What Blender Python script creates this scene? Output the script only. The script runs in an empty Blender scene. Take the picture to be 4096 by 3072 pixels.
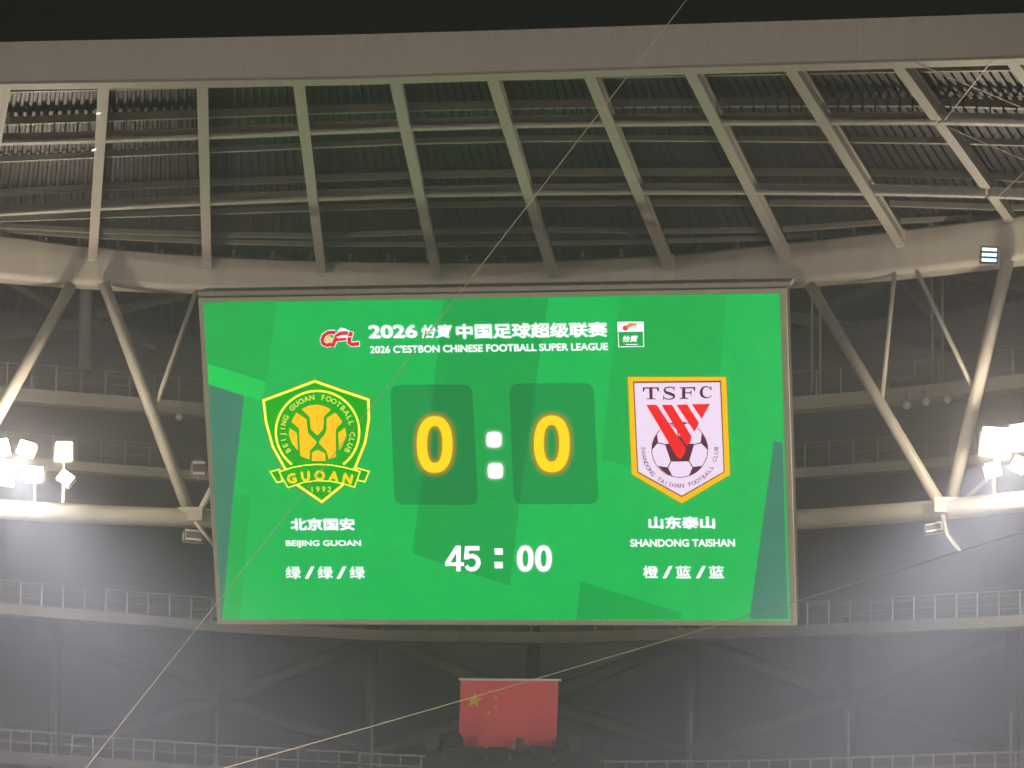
import bpy, math, random
from mathutils import Vector, Matrix
random.seed(7)
SC = bpy.context.scene
COL = SC.collection
R = math.radians
# ------------------------------------------------------------------ camera
F = 14000.0; W0, H0 = 4096.0, 3072.0
CAM = Vector((0, 0, 9))
p = R(8.0)
a_ = (.197469 * math.sin(p) - .0112036 * math.cos(p)) / .980245
up = Vector((a_, math.cos(p), -math.sin(p))).normalized()
fw = Vector((0, 0, -1)); fw = (fw - up * fw.dot(up)).normalized()
rt = fw.cross(up)
RW = Matrix((rt, fw, up))                      # camera -> world
cd = bpy.data.cameras.new('camera'); cam = bpy.data.objects.new('camera', cd); COL.objects.link(cam)
cam.matrix_world = Matrix.Translation(CAM) @ RW.to_4x4()
cd.sensor_width = 36; cd.lens = F / W0 * 36; cd.clip_start = .5; cd.clip_end = 2000
SC.camera = cam
# ------------------------------------------------------------------ night sky
w = bpy.data.worlds.new('World'); SC.world = w; w.use_nodes = True
bg = w.node_tree.nodes['Background']; bg.inputs[0].default_value = (.55, .6, .8, 1); bg.inputs[1].default_value = .0016
SC.view_settings.view_transform = 'Standard'; SC.view_settings.look = 'None'
SC.view_settings.exposure = 0; SC.view_settings.gamma = 1
try: SC.cycles.use_denoising = True; SC.cycles.volume_bounces = 0; SC.cycles.max_bounces = 5; SC.cycles.sample_clamp_indirect = 4
except Exception: pass

def light(name, kind, loc, power, color, target=None, **kw):
    l = bpy.data.lights.new(name, kind); l.energy = power; l.color = color
    for k, v in kw.items(): setattr(l, k, v)
    o = bpy.data.objects.new(name, l); COL.objects.link(o); o.location = loc
    if target is not None: o.rotation_euler = (Vector(target) - Vector(loc)).to_track_quat('-Z', 'Y').to_euler()
    return o
# the stadium's other floodlights, unseen, placed for their light behind and beside the photographer, aimed at the pitch and the far roof
WARM = (1, .875, .765)
for x, y in ((-78, 2), (58, -12)):
    light('far_floodlight', 'SPOT', (x, y, 26), 165000, WARM, (0, 120, 29.5), spot_size=R(27), spot_blend=.5, shadow_soft_size=2.0)
for x, y, q in ((-64, 45, 1), (64, 45, 1)):
    light('pitch_floodlight', 'SPOT', (x, y, 33), 820000, (1, .79, .72), (.6 * x, 74, 0), spot_size=R(58), spot_blend=.35, shadow_soft_size=2.0)

# ------------------------------------------------------------------ pixel -> place
def ray(px, py):
    return (RW @ Vector(((px - W0 / 2) / F, -(py - H0 / 2) / F, -1))).normalized()
def at(px, py, D):                              # D = horizontal distance from the camera foot
    d = ray(px, py); return CAM + d * (D / math.hypot(d.x, d.y))
def atz(px, py, z):
    d = ray(px, py); return CAM + d * ((z - CAM.z) / d.z)
def hd(P): return math.hypot(P.x, P.y)
def lerp(tab, x):
    for (x0, *a), (x1, *b) in zip(tab, tab[1:]):
        if x <= x1 or (x1, *b) == tuple(tab[-1]):
            t = (x - x0) / (x1 - x0)
            r = [u + (v - u) * t for u, v in zip(a, b)]
            return r if len(r) > 1 else r[0]
# ------------------------------------------------------------------ materials
def mat(name, col, rough=.6, metal=0, noise=.15, scale=3.0, streak=False, bump=0):
    m = bpy.data.materials.new(name); m.use_nodes = True; nt = m.node_tree; b = nt.nodes['Principled BSDF']
    b.inputs['Roughness'].default_value = rough; b.inputs['Metallic'].default_value = metal
    tc = nt.nodes.new('ShaderNodeTexCoord'); mp = nt.nodes.new('ShaderNodeMapping'); nz = nt.nodes.new('ShaderNodeTexNoise')
    nt.links.new(tc.outputs['Object'], mp.inputs[0]); nt.links.new(mp.outputs[0], nz.inputs[0])
    if streak: mp.inputs['Scale'].default_value = (2.2, 2.2, .25)
    nz.inputs['Scale'].default_value = scale; nz.inputs['Detail'].default_value = 6; nz.inputs['Roughness'].default_value = .65
    cr = nt.nodes.new('ShaderNodeMapRange'); cr.inputs[1].default_value = .3; cr.inputs[2].default_value = .7
    cr.inputs[3].default_value = 1 - noise; cr.inputs[4].default_value = 1 + noise * .6
    nt.links.new(nz.outputs[0], cr.inputs[0])
    oi = nt.nodes.new('ShaderNodeObjectInfo'); mr = nt.nodes.new('ShaderNodeMapRange'); mr.inputs[3].default_value = .98; mr.inputs[4].default_value = 1.02
    nt.links.new(oi.outputs['Random'], mr.inputs[0])
    mu = nt.nodes.new('ShaderNodeMath'); mu.operation = 'MULTIPLY'; nt.links.new(cr.outputs[0], mu.inputs[0]); nt.links.new(mr.outputs[0], mu.inputs[1])
    vm = nt.nodes.new('ShaderNodeVectorMath'); vm.operation = 'SCALE'; vm.inputs[0].default_value = col[:3]
    nt.links.new(mu.outputs[0], vm.inputs['Scale']); nt.links.new(vm.outputs[0], b.inputs['Base Color'])
    if bump:
        bp = nt.nodes.new('ShaderNodeBump'); bp.inputs['Strength'].default_value = bump; bp.inputs['Distance'].default_value = .02
        nt.links.new(nz.outputs[0], bp.inputs['Height']); nt.links.new(bp.outputs[0], b.inputs['Normal'])
    return m
def s2l(c): return tuple(((v / 255) / 12.92 if v <= 10.3 else ((v / 255 + .055) / 1.055) ** 2.4) for v in c)
def emit(name, rgb, strength=1.0, alpha=1.0, noise=0.0, lin=False):
    m = bpy.data.materials.new(name); m.use_nodes = True; nt = m.node_tree; b = nt.nodes['Principled BSDF']; out = nt.nodes['Material Output']
    nt.nodes.remove(b)
    e = nt.nodes.new('ShaderNodeEmission'); c = rgb if lin else s2l(rgb)
    strength = strength if lin else strength * 1.55   # LED brightness
    e.inputs[0].default_value = (*c, 1); e.inputs[1].default_value = strength
    last = e.outputs[0]
    if noise:
        tc = nt.nodes.new('ShaderNodeTexCoord'); nz = nt.nodes.new('ShaderNodeTexNoise'); nz.inputs['Scale'].default_value = .9; nz.inputs['Detail'].default_value = 5
        nt.links.new(tc.outputs['Object'], nz.inputs[0])
        cr = nt.nodes.new('ShaderNodeMapRange'); cr.inputs[1].default_value = .3; cr.inputs[2].default_value = .7
        cr.inputs[3].default_value = strength * (1 - noise); cr.inputs[4].default_value = strength * (1 + noise)
        nt.links.new(nz.outputs[0], cr.inputs[0]); nt.links.new(cr.outputs[0], e.inputs[1])
    if alpha < 1:
        t = nt.nodes.new('ShaderNodeBsdfTransparent'); mx = nt.nodes.new('ShaderNodeMixShader'); mx.inputs[0].default_value = alpha
        nt.links.new(t.outputs[0], mx.inputs[1]); nt.links.new(last, mx.inputs[2]); last = mx.outputs[0]
    nt.links.new(last, out.inputs[0])
    return m
M = dict(
    ring=mat('ring_steel_lightened', (.62, .575, .52), .5, 0, .12, .9, True, .1),  # girder steel lightened in colour to make up for missing light
    steel=mat('painted_steel', (.49, .46, .415), .55, 0, .14, 1.6, True, .1),
    steel2=mat('painted_steel_tube', (.56, .53, .46), .42, 0, .12, 1.2),
    purlin=mat('galvanised_purlin', (.33, .31, .265), .5, 0, .2, 2.5),
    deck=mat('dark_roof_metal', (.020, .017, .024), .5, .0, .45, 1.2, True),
    dark=mat('dark_steel', (.10, .10, .105), .6, 0, .2, 2),
    black=mat('black_equipment', (.025, .025, .027), .5, 0, .3, 4),
    walk=mat('walkway_concrete', (.24, .225, .215), .8, 0, .2, 1),
    grey=mat('grey_concrete', (.13, .125, .12), .8, 0, .25, .8),
    wall=mat('back_wall', (.20, .185, .20), .9, 0, .3, .3),
    frame=mat('screen_frame_paint', (.62, .60, .47), .5, 0, .12, 1.5),
    rail=mat('rail_paint', (.33, .32, .29), .5, 0, .1, 3),
    cable=mat('cable_wire', (.85, .76, .60), .5, 0, .1, 3),
    grass=mat('pitch_grass', (.22, .24, .14), .9, 0, .2, .3),
    seat=mat('stand_concrete', (.16, .15, .14), .9, 0, .2, .5),
    red=mat('flag_cloth', (.92, .16, .18), .8, 0, .05, 2),
    yellow=mat('flag_star', (.85, .62, .05), .8, 0, .05, 2),
    white=mat('white_rod', (.8, .78, .74), .4, 0, .05, 2),
)
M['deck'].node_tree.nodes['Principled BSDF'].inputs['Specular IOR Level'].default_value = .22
# ------------------------------------------------------------------ object helpers
ORG = {}
def empty(name, loc, label, cat, group=None, mtx=None):
    o = bpy.data.objects.new(name, None); COL.objects.link(o); o.empty_display_size = .2
    o.matrix_world = mtx if mtx is not None else Matrix.Translation(Vector(loc))
    o['label'] = label; o['category'] = cat
    if group: o['group'] = group
    ORG[o] = o.matrix_world.copy()
    return o
def tag(o, label=None, cat=None, group=None, kind=None):
    if label: o['label'] = label
    if cat: o['category'] = cat
    if group: o['group'] = group
    if kind: o['kind'] = kind
    return o
class MB:
    def __init__(s): s.v = []; s.f = []
    def add(s, vs, fs):
        n = len(s.v); s.v += [Vector(q) for q in vs]; s.f += [tuple(i + n for i in f) for f in fs]; return s
    def box(s, c, sx, sy, sz, rot=None):
        c = Vector(c); vs = []
        for x in (-1, 1):
            for y in (-1, 1):
                for z in (-1, 1):
                    q = Vector((x * sx / 2, y * sy / 2, z * sz / 2))
                    vs.append(c + (rot @ q if rot else q))
        return s.add(vs, [(0, 1, 3, 2), (4, 6, 7, 5), (0, 4, 5, 1), (2, 3, 7, 6), (0, 2, 6, 4), (1, 5, 7, 3)])
    def tube(s, pts, r, n=10, cap=True, r2=None):
        pts = [Vector(q) for q in pts]; rings = []
        for i, q in enumerate(pts):
            t = (pts[min(i + 1, len(pts) - 1)] - pts[max(i - 1, 0)]).normalized()
            a = t.cross(Vector((0, 0, 1)) if abs(t.z) < .95 else Vector((1, 0, 0))).normalized(); b = a.cross(t)
            rr = r if r2 is None else r + (r2 - r) * i / (len(pts) - 1)
            rings.append([q + (a * math.cos(k * math.tau / n) + b * math.sin(k * math.tau / n)) * rr for k in range(n)])
        vs = [v for g in rings for v in g]; fs = []
        for i in range(len(pts) - 1):
            for k in range(n):
                fs.append((i * n + k, i * n + (k + 1) % n, (i + 1) * n + (k + 1) % n, (i + 1) * n + k))
        if cap: fs += [tuple(range(n))[::-1], tuple((len(pts) - 1) * n + k for k in range(n))]
        return s.add(vs, fs)
    def sweep(s, pts, prof, side=None):
        """prof = closed list of (away, up); away = horizontal, pointing from the camera side outward"""
        pts = [Vector(q) for q in pts]; n = len(prof); vs = []
        for i, q in enumerate(pts):
            t = pts[min(i + 1, len(pts) - 1)] - pts[max(i - 1, 0)]; t.z = 0; t.normalize()
            a = side if side else Vector((-t.y, t.x, 0))
            vs += [q + a * x + Vector((0, 0, z)) for x, z in prof]
        fs = []
        for i in range(len(pts) - 1):
            for k in range(n):
                fs.append((i * n + k, i * n + (k + 1) % n, (i + 1) * n + (k + 1) % n, (i + 1) * n + k))
        fs += [tuple(range(n))[::-1], tuple((len(pts) - 1) * n + k for k in range(n))]
        return s.add(vs, fs)
    def build(s, name, m, parent=None, local=False, smooth=False):
        """verts are world coordinates unless local (then already in the parent's frame)"""
        vs = s.v
        par = parent
        if par is not None and not local:
            inv = ORG[par].inverted(); vs = [inv @ v for v in vs]
        lo = Vector([min(v[i] for v in vs) for i in range(3)]); hi = Vector([max(v[i] for v in vs) for i in range(3)])
        c = (lo + hi) / 2; c.z = lo.z if par is None else c.z
        me = bpy.data.meshes.new(name); me.from_pydata([v - c for v in vs], [], s.f); me.materials.append(m)
        if smooth:
            for q in me.polygons: q.use_smooth = len(q.vertices) == 4
        o = bpy.data.objects.new(name, me); COL.objects.link(o)
        if par is not None: o.parent = par
        o.location = c
        ORG[o] = (ORG[par] if par is not None else Matrix()) @ Matrix.Translation(c)
        return o
def dup(o, parent, M4):                          # another piece sharing the mesh; M4 in the parent's frame
    c = o.copy(); COL.objects.link(c); c.parent = parent; c.matrix_local = M4; ORG[c] = ORG[parent] @ M4
    return c
def rect(a0, a1, z0, z1): return [(a0, z0), (a1, z0), (a1, z1), (a0, z1)]
def resample(pts, step):
    out = [pts[0]]; acc = 0
    for a, b in zip(pts, pts[1:]):
        L = (b - a).length; t = step - acc
        while t <= L: out.append(a.lerp(b, t / L)); t += step
        acc = (acc + L) % step
    return out

# ------------------------------------------------------------------ reference curves (source pixels)
Z_DECK, Z_RAFT, Z_RING = 32.35, 31.35, 31.95
RING = [(-900, 790, 980), (-400, 880, 1058), (0, 940, 1113), (407, 990, 1142), (831, 1022, 1161), (1265, 1040, 1168), (2000, 1048, 1168), (2407, 1030, 1163), (2696, 1016, 1152), (3130, 972, 1135), (3611, 917, 1096), (4096, 858, 1036), (4700, 770, 940), (5000, 722, 890)]
def Dring(px): return hd(atz(px, lerp(RING, px)[0], Z_RING))
TOPB = [(-700, 178, 352), (0, 168, 330), (720, 153, 320), (1400, 138.5, 310), (2000, 121.5, 290), (2700, 98, 267), (3400, 76, 247), (4096, 52, 226), (4800, 28, 203)]
def Dtop(px): return hd(atz(px, lerp(TOPB, px)[1], Z_RAFT))

# ================================================================== SETTING
g = MB(); n = 48
g.add([(math.cos(k * math.tau / n) * 320, 60 + math.sin(k * math.tau / n) * 320, -.05) for k in range(n)], [tuple(range(n))])
tag(g.build('ground', M['seat']), kind='structure')
g = MB().add([(-52, 14, 0), (52, 14, 0), (52, 118, 0), (-52, 118, 0)], [(0, 1, 2, 3)])
tag(g.build('pitch', M['grass']), kind='structure')

pxs = list(range(-900, 5000, 200))
# far concourse wall behind the truss
g = MB(); pts = []
for x in pxs: q = at(x, 1500, Dring(x) + 24); q.z = 0; pts.append(q)
g.sweep(pts, rect(0, .5, 2, 33.2)); back = g.build('back_wall', M['wall']); tag(back, kind='structure')
# terrace of stepped stand below the frame
g = MB(); prof = [(0, 0)]
for k in range(14): prof += [(k * 1.1, 1.0 + k * .55), (k * 1.1 + 1.1, 1.0 + k * .55)]
prof += [(15.4, 0)]
pts = []
for x in pxs: q = at(x, 1500, Dring(x) - 2); q.z = 0; pts.append(q)
g.sweep(pts, prof); tag(g.build('terrace', M['seat']), kind='structure')

# ================================================================== ROOF
roof = empty('stadium_roof', at(2048, 300, 110), 'curved stadium roof of beige steel girders, rafters and purlins under dark ribbed metal above the screen', 'roof')
# edge girder: soffit, top flange and one separate cladding panel per joint
ts = list(range(-700, 4801, 100)); dense = []
for x in ts: dense.append(at(x, lerp(TOPB, x)[1], Dtop(x)))
Htop = []
for x in ts:
    P = at(x, lerp(TOPB, x)[0], Dtop(x)); Htop.append(P.z - Z_RAFT)
hb = sum(Htop) / len(Htop)
core = MB(); n4 = 4; vs = []
for i, q in enumerate(dense):
    t = (dense[min(i + 1, len(dense) - 1)] - dense[max(i - 1, 0)]); t.z = 0; t.normalize(); a = Vector((-t.y, t.x, 0))
    for x, z in ((.03, 0.0), (.62, 0), (.62, Htop[i] - .02), (.03, Htop[i] - .02)): vs.append(q + a * x + Vector((0, 0, z)))
core.add(vs, [(i * 4 + k, i * 4 + (k + 1) % 4, i * 4 + 4 + (k + 1) % 4, i * 4 + 4 + k) for i in range(len(dense) - 1) for k in range(4)])
girder = core.build('edge_girder', M['steel'], roof)
step = 98
x = -690
while x < 4780:
    x1 = x + step
    A = at(x + .3, lerp(TOPB, x)[1], Dtop(x)); B = at(x1 - .3, lerp(TOPB, x1)[1], Dtop(x1))
    hA = at(x, lerp(TOPB, x)[0], Dtop(x)).z - Z_RAFT; hB = at(x1, lerp(TOPB, x1)[0], Dtop(x1)).z - Z_RAFT
    t = (B - A); t.z = 0; t.normalize(); o = Vector((-t.y, t.x, 0)); j = random.uniform(-.004, .004)
    b = MB(); vs = []
    for q, h in ((A, hA), (B, hB)):
        for e, z in ((-.012 + j, .03), (.028, .03), (.028, h), (-.012 + j, h)): vs.append(q + o * e + Vector((0, 0, z)))
    b.add(vs, [(0, 1, 2, 3)[::-1], (4, 5, 6, 7), (0, 1, 5, 4), (1, 2, 6, 5), (2, 3, 7, 6), (3, 0, 4, 7)])
    b.build('panel', M['steel'], girder)
    x = x1
# small lower flange of the girder
MB().sweep([q + Vector((0, 0, -.03)) for q in dense], rect(-.05, .7, -.035, .0)).build('flange', M['steel'], roof)

# ring girder with stub posts
rp = []; 
for x in pxs:
    yt, yb = lerp(RING, x); P = at(x, yt, Dring(x)); Q = at(x, yb, Dring(x)); rp.append((P, Q))
g = MB(); vs = []
for i, (P, Q) in enumerate(rp):
    t = rp[min(i + 1, len(rp) - 1)][0] - rp[max(i - 1, 0)][0]; t.z = 0; t.normalize(); a = Vector((-t.y, t.x, 0))
    hh = P.z - Q.z; mid = Q.z
    prof = []
    for k in range(9):                            # softly rounded lower edge
        an = R(90 * k / 8); prof.append((.25 - .25 * math.sin(an) , .25 - .25 * math.cos(an)))
    prof = [(1.15, 0)] + prof + [(0, hh - .08), (.08, hh), (1.15, hh)]
    vs += [Vector((P.x, P.y, mid)) + a * e + Vector((0, 0, z)) for e, z in prof]
n = len(prof)
g.add(vs, [(i * n + k, i * n + (k + 1) % n, (i + 1) * n + (k + 1) % n, (i + 1) * n + k) for i in range(len(rp) - 1) for k in range(n)])
ring = g.build('ring_girder', M['ring'], roof)
post = None
for x in list(range(-460, 4800, 155)):
    P = at(x, lerp(RING, x)[0], Dring(x)); P.z = Z_RING; P = P + Vector((ray(x, 1500).x, ray(x, 1500).y, 0)).normalized() * .25
    if post is None:
        b = MB(); b.box(P + Vector((0, 0, .15)), .11, .11, .3); b.box(P + Vector((0, 0, .05)), .2, .2, .06); b.box(P + Vector((.22, 0, .07)), .09, .09, .14); post = b.build('stub_post', M['steel2'], ring); off = ORG[post].translation - P
    else: dup(post, ring, ORG[ring].inverted() @ Matrix.Translation(P + off))

# rafters: flange + deep web + upper flange
RA = [(24, 335), (416, 333), (809, 330), (1194, 322), (1578, 318), (1966, 307), (2352, 291), (2754, 279), (3153, 263), (3583, 243), (4040, 226), (4500, 200)]
RB = [(-90, 990), (370, 1035), (828, 1078), (1287, 1095), (1750, 1118), (2213, 1114), (2676, 1082), (3139, 1040), (3602, 985), (4035, 880), (4470, 800), (4930, 700)]
LA, LB = [], []
for i, ((ax, ay), (bx, by)) in enumerate(zip(RA, RB)):
    A = at(ax, lerp(TOPB, ax)[1], Dtop(ax) + .55); A.z = Z_RAFT + .02
    B = at(bx, by, Dring(bx) - .12); LA.append(A); LB.append(B)
    t = (B - A).normalized(); s = Vector((t.y, -t.x, 0)).normalized()
    def prism(offs, hw, z0a, z0b, z1a, z1b):
        vs = []
        for q, z0, z1 in ((A, z0a, z1a), (B, z0b, z1b)):
            for e, z in ((-hw, z0), (hw, z0), (hw, z1), (-hw, z1)): vs.append(q + s * e + Vector((0, 0, z)))
        return MB().add(vs, [(3, 2, 1, 0), (4, 5, 6, 7), (0, 1, 5, 4), (1, 2, 6, 5), (2, 3, 7, 6), (3, 0, 4, 7)])
    topB = Z_RING - B.z
    rf = prism(0, .165, 0, 0, .10, .10).build('rafter', M['steel'], roof)
    prism(0, .03, .10, .10, .54, .54).build('web', M['steel'], rf)
    prism(0, .10, .54, .54, .59, .59).build('flange', M['steel'], rf)
    b = MB(); b.box(B + Vector((0, 0, .27)) - t * .05, .34, .12, .66); b.build('end_plate', M['steel'], rf)

# deck (follows the rafters), corrugated, one sheet per bay, carried back to the rear wall
def deckpt(i, s):                                # i = rafter coordinate (float), s = 0 front .. 1 ring .. beyond
    k = max(0, min(len(LA) - 2, int(math.floor(i)))); f = i - k
    A = LA[k].lerp(LA[k + 1], f); B = LB[k].lerp(LB[k + 1], f)
    P = A.lerp(B, s); P.z = Z_DECK + (s if s < 1 else 1) * 0.0
    return P
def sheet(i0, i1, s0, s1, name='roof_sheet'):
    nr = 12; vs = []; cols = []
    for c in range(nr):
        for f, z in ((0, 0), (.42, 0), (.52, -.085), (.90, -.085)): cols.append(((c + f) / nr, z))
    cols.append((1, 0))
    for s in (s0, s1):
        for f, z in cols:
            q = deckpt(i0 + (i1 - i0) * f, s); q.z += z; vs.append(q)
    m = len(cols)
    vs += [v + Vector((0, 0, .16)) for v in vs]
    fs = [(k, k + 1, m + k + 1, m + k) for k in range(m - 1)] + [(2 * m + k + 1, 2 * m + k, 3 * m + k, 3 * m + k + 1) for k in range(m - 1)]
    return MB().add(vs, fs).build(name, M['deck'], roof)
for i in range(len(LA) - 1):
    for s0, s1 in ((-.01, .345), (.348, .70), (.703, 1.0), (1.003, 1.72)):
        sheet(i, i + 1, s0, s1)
# purlin rows, source pixels (left .. right)
P2 = 4096 / 2212
ROWS = [  # z under the deck, height, width, points, bright
    (.0, .20, .12, [(0, 199), (330, 191), (1080, 172), (2000, 154), (2212, 151)], 'purlin'),
    (.0, .30, .16, [(0, 269), (330, 257), (1080, 234), (2000, 228), (2212, 234)], 'purlin'),
    (.50, .31, .22, [(0, 312), (330, 303), (1080, 275), (2000, 267), (2212, 271)], 'steel'),
    (.0, .22, .16, [(0, 349), (330, 334), (1080, 305), (2000, 308), (2212, 314)], 'purlin'),
    (.0, .28, .16, [(0, 422), (330, 405), (1080, 380), (2000, 379), (2212, 392)], 'purlin'),
    (.50, .31, .22, [(0, 465), (330, 447), (1080, 421), (2000, 421), (2212, 430)], 'steel'),
    (.0, .24, .16, [(0, 478), (330, 466), (1080, 445), (2000, 445), (2212, 455)], 'purlin'),
    (.0, .22, .16, [(0, 492), (330, 507), (700, 513), (1080, 500), (1600, 503), (2000, 478), (2212, 470)], 'purlin'),
    (.0, .20, .16, [(0, 500), (330, 521), (700, 531), (1080, 531), (1600, 520), (2000, 500), (2212, 480)], 'purlin'),
]
def smoothrow(pts, x):                            # Catmull-Rom through the row's points
    xs = [q[0] for q in pts]
    if x <= xs[0]: return pts[0][1] + (pts[1][1] - pts[0][1]) / (xs[1] - xs[0]) * (x - xs[0])
    if x >= xs[-1]: return pts[-1][1] + (pts[-1][1] - pts[-2][1]) / (xs[-1] - xs[-2]) * (x - xs[-1])
    for k in range(len(pts) - 1):
        if xs[k] <= x <= xs[k + 1]: break
    def sl(j):
        j0, j1 = max(0, j - 1), min(len(pts) - 1, j + 1); return (pts[j1][1] - pts[j0][1]) / (xs[j1] - xs[j0])
    h = xs[k + 1] - xs[k]; t = (x - xs[k]) / h
    return ((2 * t**3 - 3 * t**2 + 1) * pts[k][1] + (t**3 - 2 * t**2 + t) * h * sl(k) + (-2 * t**3 + 3 * t**2) * pts[k + 1][1] + (t**3 - t**2) * h * sl(k + 1))
def rafter_pt(k, s): return LA[k].lerp(LB[k], s)
def proj(P):
    q = RW.transposed() @ (P - CAM); return (W0 / 2 + F * q.x / -q.z, H0 / 2 + F * q.y / q.z)
for dz, hgt, wd, pts, mk in ROWS:
    zb = Z_DECK - .09 - (hgt if dz else hgt * .8) - dz
    nodes = []
    for k in range(len(LA)):
        # where this row crosses rafter k: search along the rafter line at height zb
        lo, hi = 0.0, 1.1
        for _ in range(30):
            s = (lo + hi) / 2; q = rafter_pt(k, s); q.z = zb; x, y = proj(q)
            if y < smoothrow(pts, x / P2) * P2: lo = s
            else: hi = s
        q = rafter_pt(k, lo); q.z = zb; nodes.append(q)
    for k in range(len(nodes) - 1):               # one purlin length per bay
        A, B = nodes[k], nodes[k + 1]; d = (B - A).normalized() * .04
        if dz:
            pu = MB().sweep([A + d, B - d], rect(0, .05, .082, hgt)).build('purlin', M[mk], roof)
            MB().sweep([A + d, B - d], rect(-.20, .20, 0, .08)).build('flange', M[mk], pu)
            MB().sweep([A + d, B - d], rect(-.02, .07, hgt + .002, hgt + .04)).build('top_flange', M[mk], pu)
        else:
            pu = MB().sweep([A + d, B - d], [(0, 0), (wd * 1.4, 0), (wd * 1.4, .025), (.025, .025), (.025, hgt * .8), (0, hgt * .8)]).build('purlin', M[mk], roof)
        if dz:                                    # cleats that carry the sheet
            b = MB()
            for t in range(1, 9):
                b.box(A.lerp(B, t / 9) + Vector((0, .05, hgt + .27)), .05, .05, .5)
            tag(b.build('cleat', M['dark'], pu), kind=None)
# bracing rods at the right end
for a, b_ in (((3658, 249), (4250, 498)), ((3802, 513), (4250, 705)), ((3965, 246), (3781, 477)), ((4150, 640), (3998, 781))):
    MB().tube([at(*a, hd(atz(*a, Z_RAFT - .08))), at(*b_, hd(atz(*b_, Z_RAFT - .08)))], .016, 6).build('bracing_rod', M['steel2'], roof)

# ================================================================== TRUSS below the ring girder
truss = empty('roof_truss', at(500, 2060, 128), 'truss of round beige tubes hanging from the ring girder on both sides of the screen', 'truss')
CH = [(-800, 1960), (0, 2038), (420, 2060), (846, 2076), (1500, 2100), (2400, 2102), (3178, 2081), (3700, 2045), (4096, 2005), (4900, 1915)]
cp = [at(x, lerp(CH, x), Dring(x) - .6) for x in range(-800, 4900, 150)]
MB().tube(cp, .36, 20).build('bottom_chord', M['steel2'], truss, smooth=True)
def strut(x0, y0, x1, y1, wpx, d0=-.4, d1=-.6, m='steel2', name='diagonal_tube', par=None):
    A = at(x0, y0, Dring(x0) + d0); B = at(x1, y1, Dring(x1) + d1)
    r = wpx / 2 / F * (CAM - A).length
    o = MB().tube([A, B], r, 14).build(name, M[m], par or truss, smooth=True); return o
for a in ((285, 1140, -60, 1760, 47), (415, 1130, 760, 2060, 47), (3240, 1140, 3775, 2040, 45), (4032, 1040, 3795, 2040, 52)): strut(*a)
for a in ((785, 1165, 627, 1611, 18, .1, -.5), (3578, 1090, 3529, 1590, 18, .1, -.5), (3668, 1085, 3895, 1560, 17, .1, -.5), (900, 1850, 795, 2054, 26), (-60, 1770, -300, 2000, 26, ), (3868, 1990, 3945, 1922, 16), (3070, 1850, 3170, 2040, 26)):
    strut(*a)
# gusset plates and end caps at the chord nodes
for x in (760, 3790):
    q = at(x, lerp(CH, x) - 18, Dring(x) - .97); MB().box(q, .9, .05, .5).build('gusset_plate', M['steel2'], truss)
# dim rear members of the roof
rear = empty('rear_bracing', at(2000, 1300, 140), 'dim inclined members behind the truss, above the upper catwalk', 'bracing')
for a in ((0, 1105, 210, 1225, 46), (380, 1260, 740, 1180, 44), (-60, 1350, 345, 1288, 52), (345, 1288, 620, 1385, 52), (3340, 1215, 3600, 1105, 44), (3602, 1100, 3745, 1260, 62), (3140, 1262, 3420, 1316, 52), (3420, 1316, 3800, 1385, 52), (3766, 1085, 4200, 1175, 34), (4050, 1040, 4300, 1250, 50)):
    x0, y0, x1, y1, wp = a
    A = at(x0, y0, Dring(x0) + 9); B = at(x1, y1, Dring(x1) + 9); MB().tube([A, B], wp / 2 / F * 138, 6).build('brace', M['grey'], rear)
for x, y0, y1, wp in ((346, 1120, 1480, 52),):
    MB().tube([at(x, y0, Dring(x) + 3), at(x - 6, y1, Dring(x) + 3)], wp / 2 / F * 134, 8).build('post', M['grey'], rear)

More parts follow.
